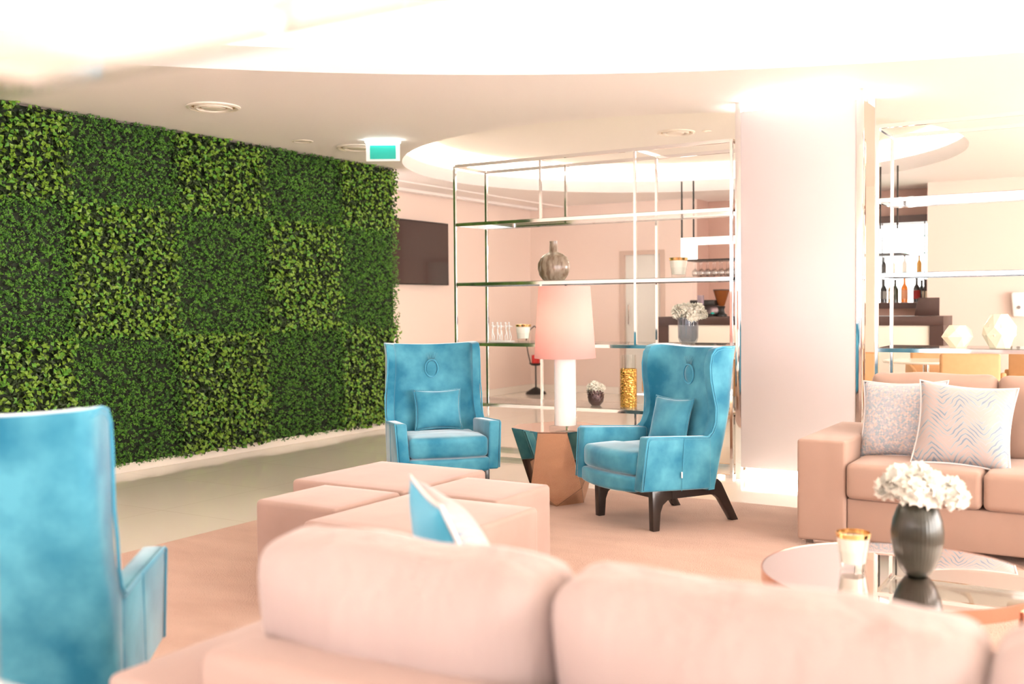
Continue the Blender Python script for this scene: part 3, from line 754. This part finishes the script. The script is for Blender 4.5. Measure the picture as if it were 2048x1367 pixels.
prof = [(0, 0), (.032, 0), (.040, .004), (.058, .03), (.074, .07), (.083, .115), (.084, .15), (.078, .19), (.066, .225), (.052, .25), (.048, .252), (.060, .22), (.07, .15), (.04, .03), (0, .02)]
MB().lathe(prof, 160, fn=lambda a, z: 1+.006*math.sin(a*40)).build('vase_body', VM, vs)
for (x, y, z, r_, sd) in ((-.055, 0, .305, .062, 1), (.04, -.02, .295, .064, 2), (.095, .01, .285, .055, 3), (-.01, .05, .31, .06, 4), (-.09, -.01, .285, .048, 5), (.0, -.06, .285, .05, 6), (.125, -.02, .27, .04, 8)):
    bloom(vs, (x, y, z), r_, sd)
st = MB()
for k in range(6): a = k; st.tube([(.02*math.cos(a), .02*math.sin(a), .05), (.03*math.cos(a), .03*math.sin(a), .26)], .003, 6)
st.build('stems', STEM, vs)

# ------------------------------------------------------------------ things on the shelves
TT = [z+.0197 for z in TZ]
vm = mat('marbled_taupe_glass', s2l(120, 98, 80), .12, 0, noise=(16, s2l(160, 144, 128), 7, .1, (2.0, 2.0, .7)), coat=1)
dc = thing('flask_vase', 'flat round taupe marbled vase with short neck above the lamp', 'vase', (-4.24, 7.66, TT[3]))
MB().lathe([(0, 0), (.085, 0), (.105, .01), (.135, .05), (.150, .10), (.148, .15), (.125, .195), (.085, .225), (.048, .24), (.040, .25), (.036, .32), (.038, .335), (.030, .335), (.028, .25), (0, .24)], 56, sy=.45).build('body', vm, dc)
candle('gold-rimmed candle glass on the upper tier beside the column', (-3.125, 7.68, TT[3]), 1.42)
candle('gold-rimmed candle glass beside the white figures on the shelf', (-4.555, 7.68, TT[2]), 1.30)
fg = thing('figure_sculpture', 'white sculpture of slender joined walking figures on the shelf', 'sculpture', (-4.765, 7.66, TT[2]))
MB().box(-.115, .115, -.035, .035, 0, .008, .003).build('plinth', CERAM, fg)
for k in range(5):
    x = -.085+k*.042+(.008 if k % 2 else 0); mb = MB()
    for dx in (-.008, .008):
        mb.tube([(x+dx, 0, .006), (x+dx*1.4+.006*math.sin(k*2), .004, .04), (x+dx*.4-.006*math.cos(k), 0, .075), (x-.003, 0, .11)], [.004, .0045, .005, .006], 8)
    mb.tube([(x-.003, 0, .11), (x+.002, 0, .13), (x-.004, 0, .150)], [.008, .009, .005], 8)
    mb.tube([(x-.022, .0, .142), (x-.006, 0, .135), (x+.012, 0, .132), (x+.03, .003, .128)], [.0025, .004, .004, .003], 8)
    mb.lathe([(0, 0), (.007, .003), (.009, .01), (.006, .017), (0, .019)], 12, (x-.004, 0, .150))
    mb.build('figure', CERAM, fg, ang=180)
sv = thing('smoked_vase', 'smoky fluted glass vase of white hydrangeas above the right wing chair', 'vase', (-3.03, 7.64, TT[2]))
MB().lathe([(0, 0), (.05, 0), (.066, .012), (.078, .05), (.080, .18), (.078, .205), (.073, .205), (.074, .18), (.071, .05), (.05, .016), (0, .014)], 96, fn=lambda a, z: 1+.018*math.sin(a*20)).build('vase_body', SMOKE, sv)
for (x, y, z, r_, sd) in ((-.075, 0, .245, .062, 21), (.0, -.02, .265, .06, 22), (.075, 0, .25, .068, 23), (.06, -.05, .215, .05, 24), (-.02, .04, .26, .055, 25), (.115, .01, .225, .04, 26)):
    bloom(sv, (x, y, z), r_, sd, PETALC, 90)
gc = thing('cylinder_vase', 'clear glass cylinder vase in a tall hammered gold sleeve, low on the shelf', 'vase', (-3.535, 7.62, TT[1]))
GM = mat('hammered_gold_cells', s2l(214, 166, 88), .22, 1)
nt = GM.node_tree; tc = nt.nodes.new('ShaderNodeTexCoord'); vo = nt.nodes.new('ShaderNodeTexVoronoi'); vo.inputs['Scale'].default_value = 55
bp = nt.nodes.new('ShaderNodeBump'); bp.inputs['Strength'].default_value = .9; bp.inputs['Distance'].default_value = .006
nt.links.new(tc.outputs['Object'], vo.inputs[0]); nt.links.new(vo.outputs[0], bp.inputs['Height']); nt.links.new(bp.outputs[0], nt.nodes['Principled BSDF'].inputs['Normal'])
MB().lathe([(0, 0), (.066, 0), (.068, .004), (.068, .305), (.064, .308), (.064, .01), (0, .01)], 48).build('gold_sleeve', GM, gc)
MB().lathe([(0, .012), (.060, .012), (.060, .42), (.057, .42), (.057, .02), (0, .02)], 40).build('glass_cylinder', GLASS, gc)
sb = thing('scalloped_bowl', 'small dark scalloped bowl with white flowers, low on the shelf', 'bowl', (-3.82, 7.60, TT[1]))
PL = mat('dark_scale_metal', s2l(96, 76, 76), .3, .6)
MB().lathe([(0, 0), (.035, 0), (.06, .03), (.068, .07), (.060, .10), (.056, .10), (.062, .07), (.05, .03), (0, .01)], 32).build('bowl_body', PL, sb)
sc_ = MB()
for rw in range(5):
    for k in range(14):
        a = 2*math.pi*(k+.5*(rw % 2))/14; z = .012+rw*.022; r_ = lerp([0, .03, .07, .11], [.036, .061, .070, .062], z)
        p = Vector((r_*math.cos(a), r_*math.sin(a), z)); nn = Vector((math.cos(a), math.sin(a), .1))
        leaf(sc_, p, nn, Vector((0, 0, 1)), .03, .028, 0, .1)
sc_.build('scales', PL, sb, smooth=False)
for (x, y, z, r_, sd) in ((-.03, 0, .135, .05, 31), (.03, .0, .14, .05, 32), (0, -.02, .16, .045, 33)): bloom(sb, (x, y, z), r_, sd, PETALC, 60)
def facet_vase(label, loc, prof, n, m_, rot=0):
    t = thing('faceted_vase', label, 'vase', loc, rot); v = []; f = []; m2 = len(prof)
    for j, (r_, z) in enumerate(prof):
        for i in range(n):
            a = 2*math.pi*(i+.5*(j % 2))/n; v.append((r_*math.cos(a), r_*math.sin(a), z))
    for j in range(m2-1):
        for i in range(n):
            k = (i+1) % n; a, b, c, d_ = j*n+i, j*n+k, (j+1)*n+k, (j+1)*n+i
            if j % 2 == 0: f += [(a, b, d_), (b, c, d_)]
            else: f += [(a, b, c), (a, c, d_)]
    f.append(tuple(range(n))[::-1]); mb = MB(); mb.add(v, f); mb.build('body', m_, t, smooth=False); return t
fv1 = facet_vase('squat cream faceted vase on the shelf above the sofa', (-1.07, 7.63, TT[2]), [(.055, 0), (.105, .07), (.085, .115), (.055, .15), (.050, .15), (.08, .11), (.095, .07), (.05, .01)], 7, mat('cream_frosted_glass', s2l(254, 240, 214), .4), R(10))
fv2 = facet_vase('taller pale green faceted glass vase on the shelf, rightmost', (-.81, 7.63, TT[2]), [(.065, 0), (.11, .085), (.105, .14), (.055, .225), (.050, .225), (.098, .14), (.103, .085), (.058, .01)], 7, mat('sage_glass', s2l(232, 228, 208), .15, coat=.6), 0)

# ------------------------------------------------------------------ wall and ceiling fixtures
tv = thing('television', 'flat dark wall television right of the hedge wall', 'television', (XL, 10.55, 1.99))
MB().box(.05, .09, -.80, .80, -.41, .41, .004).build('frame', BLACKM, tv)
MB().box(.0905, .093, -.785, .785, -.395, .395).build('screen', DARKSCR, tv, smooth=False)
MB().box(0, .05, -.2, .2, -.15, .15).build('wall_mount', BLACKM, tv, smooth=False)
tv.location = (XL+.001, 10.60, 1.99)
RINGW = mat('diffuser_metal', s2l(240, 228, 214), .35)
def diffuser(label, x, y, z, r, light=False):
    t = thing('ceiling_diffuser', label, 'ceiling diffuser', (x, y, z), 0, 'round ceiling air diffusers')
    mb = MB(); mb.lathe([(r*.80, -.001), (r*.9, -.016), (r, -.010), (r, -.001), (r*.8, -.001)], 48); mb.build('outer_ring', RINGW, t)
    MB().lathe([(r*.56, -.001), (r*.62, -.02), (r*.70, -.02), (r*.70, -.001), (r*.56, -.001)], 48).build('middle_ring', RINGW, t)
    MB().lathe([(0, -.001), (0, -.022), (r*.40, -.018), (r*.46, -.004), (r*.46, -.001), (0, -.001)], 48).build('centre_disc', RINGW, t)
    MB().lathe([(0, -.0005), (r*.97, -.0005), (r*.97, -.0015), (0, -.0015)], 48).build('back_plate', mat('shadow_gap', s2l(190, 160, 120), .6), t)
    return t
diffuser('stepped round diffuser in the ceiling nearest the hedge, left', -5.837, 5.41, ZC, .195)
diffuser('stepped round diffuser in the ceiling beside the exit sign', -6.22, 7.51, ZC, .20)
diffuser('round diffuser in the raised ceiling above the shelving', -4.228, 10.33, 3.12, .20)
o = MB().lathe([(.07, -.001), (.075, -.006), (.09, -.006), (.095, -.001), (.07, -.001)], 40).lathe([(0, -.001), (0, -.003), (.07, -.003), (.07, -.001)], 40).build('ceiling_speaker', RINGW)
o.location = (-6.394, 6.958, ZC); tag(o, 'small round ceiling speaker between the two diffusers over the hedge', 'ceiling speaker')
o = MB().lathe([(.025, -.001), (.028, -.008), (.045, -.008), (.05, -.001), (0, -.001)], 32).build('smoke_detector', RINGW)
o.location = (-3.93, 10.45, 3.12); tag(o, 'tiny round detector beside the diffuser in the raised ceiling', 'smoke detector')
ex = thing('exit_sign', 'small teal exit sign hanging under a white light box', 'exit sign', (-5.76, 7.30, ZC), R(31))
MB().box(-.155, .155, -.035, .035, -.03, -.001, .004).build('light_box', SIGNL, ex)
MB().box(-.15, .15, -.006, .006, -.19, -.031, .002).build('sign_plate', WHITEM, ex)
MB().box(-.115, .115, -.0085, -.0065, -.172, -.050).build('sign_face', TEAL, ex, smooth=False)
dp = thing('soap_dispenser', 'white wall dispenser on the back wall, right edge', 'dispenser', (-1.24, YB-.06, 1.12))
MB().prism([(-.06, 0), (.06, 0), (.085, .27), (.07, .29), (-.07, .29), (-.085, .27)], 'y', -.055, .058, .012, 3).build('body', WHITEM, dp)
MB().lathe([(0, 0), (.02, 0), (.02, .01), (0, .01)], 16).build('button', mat('grey_plastic', s2l(150, 140, 135), .5), dp, mtx=Matrix.Translation((0, -.056, .11)) @ Matrix.Rotation(R(90), 4, 'X'))
cs = thing('candle_stand', 'black iron floor candle stand with red candle near the back corner', 'candle stand', (-7.62, 13.2, 0))
MB().lathe([(0, .10), (.02, .10), (.05, .085), (.14, .03), (.155, 0), (0, 0)], 24).build('foot', BLACKM, cs)
MB().tube([(0, 0, .09), (0, 0, .42)], .012, 8).build('stem', BLACKM, cs)
MB().lathe([(0, .41), (.06, .42), (.09, .44), (.10, .455), (.08, .45), (0, .445)], 24).build('dish', BLACKM, cs)
MB().lathe([(0, .45), (.06, .45), (.06, .57), (.05, .575), (0, .57)], 24).build('candle', mat('red_wax', s2l(200, 40, 35), .4), cs)
MB().tube([(-.09, 0, .45), (-.13, 0, .60), (-.16, 0, .78), (-.12, 0, .92), (-.02, 0, 1.0), (.04, 0, .96)], .009, 8).build('hook', BLACKM, cs)

# ------------------------------------------------------------------ bar
CYB, CZ = 11.75, 1.15
CX0, CX1 = -5.06, -1.79
bc = thing('bar_counter', 'dark framed bar counter with cream front panel before the niche', 'bar counter', ((CX0+CX1)/2, CYB, 0))
hl = (CX1-CX0)/2
MB().box(-hl, hl, 0, .6, CZ-.10, CZ, .003).build('countertop', CDARK, bc)
for s in (-1, 1): MB().box(min(s*hl, s*(hl-.14)), max(s*hl, s*(hl-.14)), 0, .6, 0, CZ-.101).build('end_panel', CDARK, bc, smooth=False)
MB().box(-hl+.141, hl-.141, .02, .06, .08, CZ-.101).build('front_panel', CPANEL, bc, smooth=False)
rk = thing('glass_rack', 'white lit overhead glass rack hung on thin rods above the bar', 'bar rack', (-3.35, 12.0, 0))
RX0, RX1 = -1.42, 1.12
LITW = mat('lit_white_rack', s2l(252, 250, 244), .4, emit=((1, .96, .88), .9))
MB().box(RX0, RX1, -.2, -.17, 2.04, 2.10).box(RX0, RX1, .27, .30, 2.04, 2.10).box(RX0, RX0+.03, -.17, .27, 1.84, 2.10).build('top_frame', LITW, rk, smooth=False)
MB().box(RX0, RX0+.13, -.2, -.185, 1.84, 2.039).build('end_face', LITW, rk, smooth=False)
MB().box(RX0, RX1, -.2, .30, 1.825, 1.839).build('hanging_plate', BLACKM, rk, smooth=False)
for x in (RX0+.01, RX0+.16, .9, RX1-.35, RX1-.04):
    MB().box(x-.008, x+.008, -.2, -.184, 2.101, ZC).build('rod', BLACKM, rk, smooth=False)
def wine_glass(loc, first=None):
    if first: return dup(first, loc)
    t = thing('wine_glass', 'clear stem glass hanging upside down under the bar rack', 'glass', loc, 0, 'stemware hanging under the bar rack')
    MB().lathe([(0, 0), (.034, -.002), (.034, -.004), (.006, -.008), (.004, -.02), (.004, -.09), (.012, -.10), (.034, -.125), (.038, -.15), (.030, -.19), (.028, -.19), (.036, -.15), (.03, -.125), (0, -.105)], 20).build('bowl', STEMG, t, ang=180)
    return t
wg = None
for i in range(16):
    for j in range(2):
        g = wine_glass((-4.62+i*.085, 11.88+.16*j, 1.8252), wg); wg = wg or g
# niche: back-lit bottle display, shelves
bd = thing('bottle_display', 'back-lit bottle shelving in the bar niche, right of the column', 'bar shelf', (-3.0, YB+.60, 0))
MB().box(-.75, .66, .0, .018, 1.30, 2.32).build('light_panel', emis('backlight', (1, .97, .92), 2.4), bd, smooth=False)
MB().box(-.75, .66, -.26, .018, 1.22, 1.298).build('wood_shelf', CDARK, bd, smooth=False)
MB().box(-.75, .66, -.26, .018, 2.33, 2.42).build('wood_header', CDARK, bd, smooth=False)
for z in (1.66, 1.93, 2.15): MB().box(-.75, .66, -.22, -.002, z, z+.01).build('glass_shelf', EDGEG, bd, smooth=False)
for x in (-.5, .1, .62): MB().box(x-.006, x+.006, -.22, -.208, 1.30, 2.33).build('rod', BLACKM, bd, smooth=False)
def bottle(label, x, z, body, lab=None, h=.30, r=.043, y=-.12):
    t = thing('bottle', label, 'bottle', (x, YB+.60+y, z), 0, 'bottles in the bar display')
    gm = mat('bottle_glass', body, .15, trans=.35 if sum(body) > .3 else 0, coat=.5)
    MB().lathe([(0, 0), (r, 0), (r, h*.58), (r*.8, h*.66), (r*.38, h*.76), (r*.36, h*.97), (0, h*.97)], 20).build('body', gm, t)
    MB().lathe([(0, h*.971), (r*.42, h*.971), (r*.42, h*1.03), (0, h*1.03)], 16).build('cap', mat('cap', (.04, .03, .03), .4), t)
    if lab: MB().lathe([(r+.001, h*.15), (r+.0015, h*.15), (r+.0015, h*.5), (r+.001, h*.5)], 20).build('bottle_label', mat('paper_label', lab, .6), t)
    return t
bx = -3.0
zb = 1.299
for (x, body, lab, h, lb) in ((-2.90, (.02, .02, .02), (.3, .3, .28), .30, 'dark bottle with grey label, leftmost on the lower display shelf'),
                              (-2.80, s2l(170, 130, 30), s2l(235, 220, 190), .30, 'yellow-amber bottle with cream label on the lower display shelf'),
                              (-2.755, (.02, .03, .01), None, .29, 'dark unlabelled bottle just right of the yellow-amber bottle'),
                              (-2.64, s2l(220, 120, 30), s2l(235, 170, 130), .32, 'bright orange bottle on the lower display shelf'),
                              (-2.49, (.02, .01, .01), s2l(150, 30, 30), .31, 'near-black bottle with red label on the lower display shelf'),
                              (-2.44, (.02, .02, .02), None, .28, 'near-black bottle without label behind the red-labelled one'),
                              (-2.375, s2l(60, 20, 15), s2l(240, 225, 200), .29, 'dark bottle with cream label, rightmost on the lower display shelf')):
    bottle(lb, x, zb, body, lab, h, y=-.12 if 'behind' not in lb else -.05)
for (x, body, h, lb) in ((-2.90, (.03, .03, .03), .22, 'dark bottle on the middle glass shelf, leftmost'), (-2.79, s2l(240, 190, 150), .22, 'pale peach bottle on the middle glass shelf'),
                         (-2.64, s2l(235, 225, 215), .23, 'clear pale bottle on the middle glass shelf'), (-2.46, s2l(200, 140, 60), .23, 'amber and green bottle on the middle glass shelf')):
    bottle(lb, x, 1.671, body, None, h, .032)
def tub_chair(label, loc, rz):
    t = thing('tub_chair', label, 'chair', loc, rz, 'tan dining chairs by the bar')
    v = MB(); 
    v.box(-.24, .24, .17, .24, .40, .86, .025, 3).build('backrest', TAN, t)
    for s in (-1, 1): MB().prism([(-.22, .30), (-.22, .60), (-.17, .64), (.20, .70), (.235, .40), (.235, .30)], 'x', s*.245, s*.29, .015, 3).build('armrest', TAN, t)
    MB().box(-.242, .242, -.24, .165, .30, .46, .03, 3).build('seat', TAN, t)
    for sx in (-1, 1):
        for sy in (-1, 1): MB().box(sx*.21-.018, sx*.21+.018, sy*.19-.018, sy*.19+.018, 0, .305).build('leg', DWOOD, t, smooth=False)
    return t
tc_ = tub_chair('wide tan tub chair, its back toward the camera, behind the faceted vases', (-1.30, 9.75, 0), R(196))
dup(tc_, (-1.98, 9.55, 0), R(118), 'tan tub chair turned sideways just right of the white column')
dup(tc_, (-.70, 10.25, 0), R(160), 'tan tub chair at the right picture edge behind the shelving')
dup(tc_, (-1.70, 10.95, 0), R(20), 'tan tub chair on the far side of the white cafe table')
dup(tc_, (-3.97, 10.95, 0), R(180), 'tan tub chair seen beside the smoky vase, before the bar')
dup(tc_, (-4.60, 11.12, 0), R(182), 'tan tub chair partly hidden behind the smoky vase')
def cafe_table(label, loc):
    t = thing('cafe_table', label, 'table', loc, 0, 'round cafe tables before the bar')
    MB().lathe([(0, .735), (.38, .735), (.385, .745), (.38, .757), (0, .757)], 48).build('table_top', mat('cafe_top', s2l(246, 240, 230), .2, coat=.4), t)
    MB().lathe([(0, .02), (.035, .02), (.03, .05), (.03, .733), (0, .733)], 20).build('pedestal', CHROME, t)
    MB().lathe([(0, 0), (.24, 0), (.24, .01), (.04, .03), (0, .03)], 32).build('base', CHROME, t)
    return t
cafe_table('round white cafe table between the tan chairs, right of the column', (-1.72, 10.3, 0))
cafe_table('round cafe table with dark edge seen above the right wing chair', (-3.35, 10.5, 0))
cg = thing('coffee_grinder', 'coffee grinder with amber hopper on the bar counter', 'coffee grinder', (-4.37, 12.1, CZ))
MB().lathe([(0, 0), (.07, 0), (.07, .02), (.045, .04), (.035, .08), (.05, .12), (.04, .125), (0, .125)], 24).build('body', BLACKM, cg)
MB().lathe([(.04, .126), (.095, .30), (.10, .315), (.09, .315), (.036, .13), (.04, .126)], 24).build('hopper', mat('amber_plastic', s2l(150, 84, 40), .15, trans=.4), cg)
MB().lathe([(0, .316), (.098, .316), (.098, .326), (0, .33)], 24).build('lid', BLACKM, cg)
MB().lathe([(0, 0), (.022, .004), (.024, .02), (.015, .03), (0, .032)], 14, (-.09, -.06, .02)).build('dial', TEAL, cg)
em = thing('espresso_machine', 'low dark espresso machine on the bar counter, right of the hydrangeas', 'coffee machine', (-4.62, 12.1, CZ))
MB().box(-.12, .20, -.1, .12, .13, .20, .01).build('head', BLACKM, em)
MB().box(-.11, .19, .06, .12, .0, .129, .006).build('body', mat('grey_steel', s2l(170, 150, 150), .3, .8), em)
MB().box(-.11, .19, -.11, .055, .0, .03, .005).build('drip_tray', BLACKM, em)
MB().box(-.01, .07, -.13, -.101, .06, .26, .008).build('group_head', mat('steel_grey', s2l(140, 125, 135), .3, .8), em)
mt_ = MB().prism([(-.13, 0), (.13, 0), (.13, .20), (-.09, .20)], 'y', -.012, .012, .003).build('menu_board', CDARK)
mt_.location = (-2.03, 12.2, CZ+.001); tag(mt_, 'dark slanted menu board standing on the right of the bar counter', 'menu board')
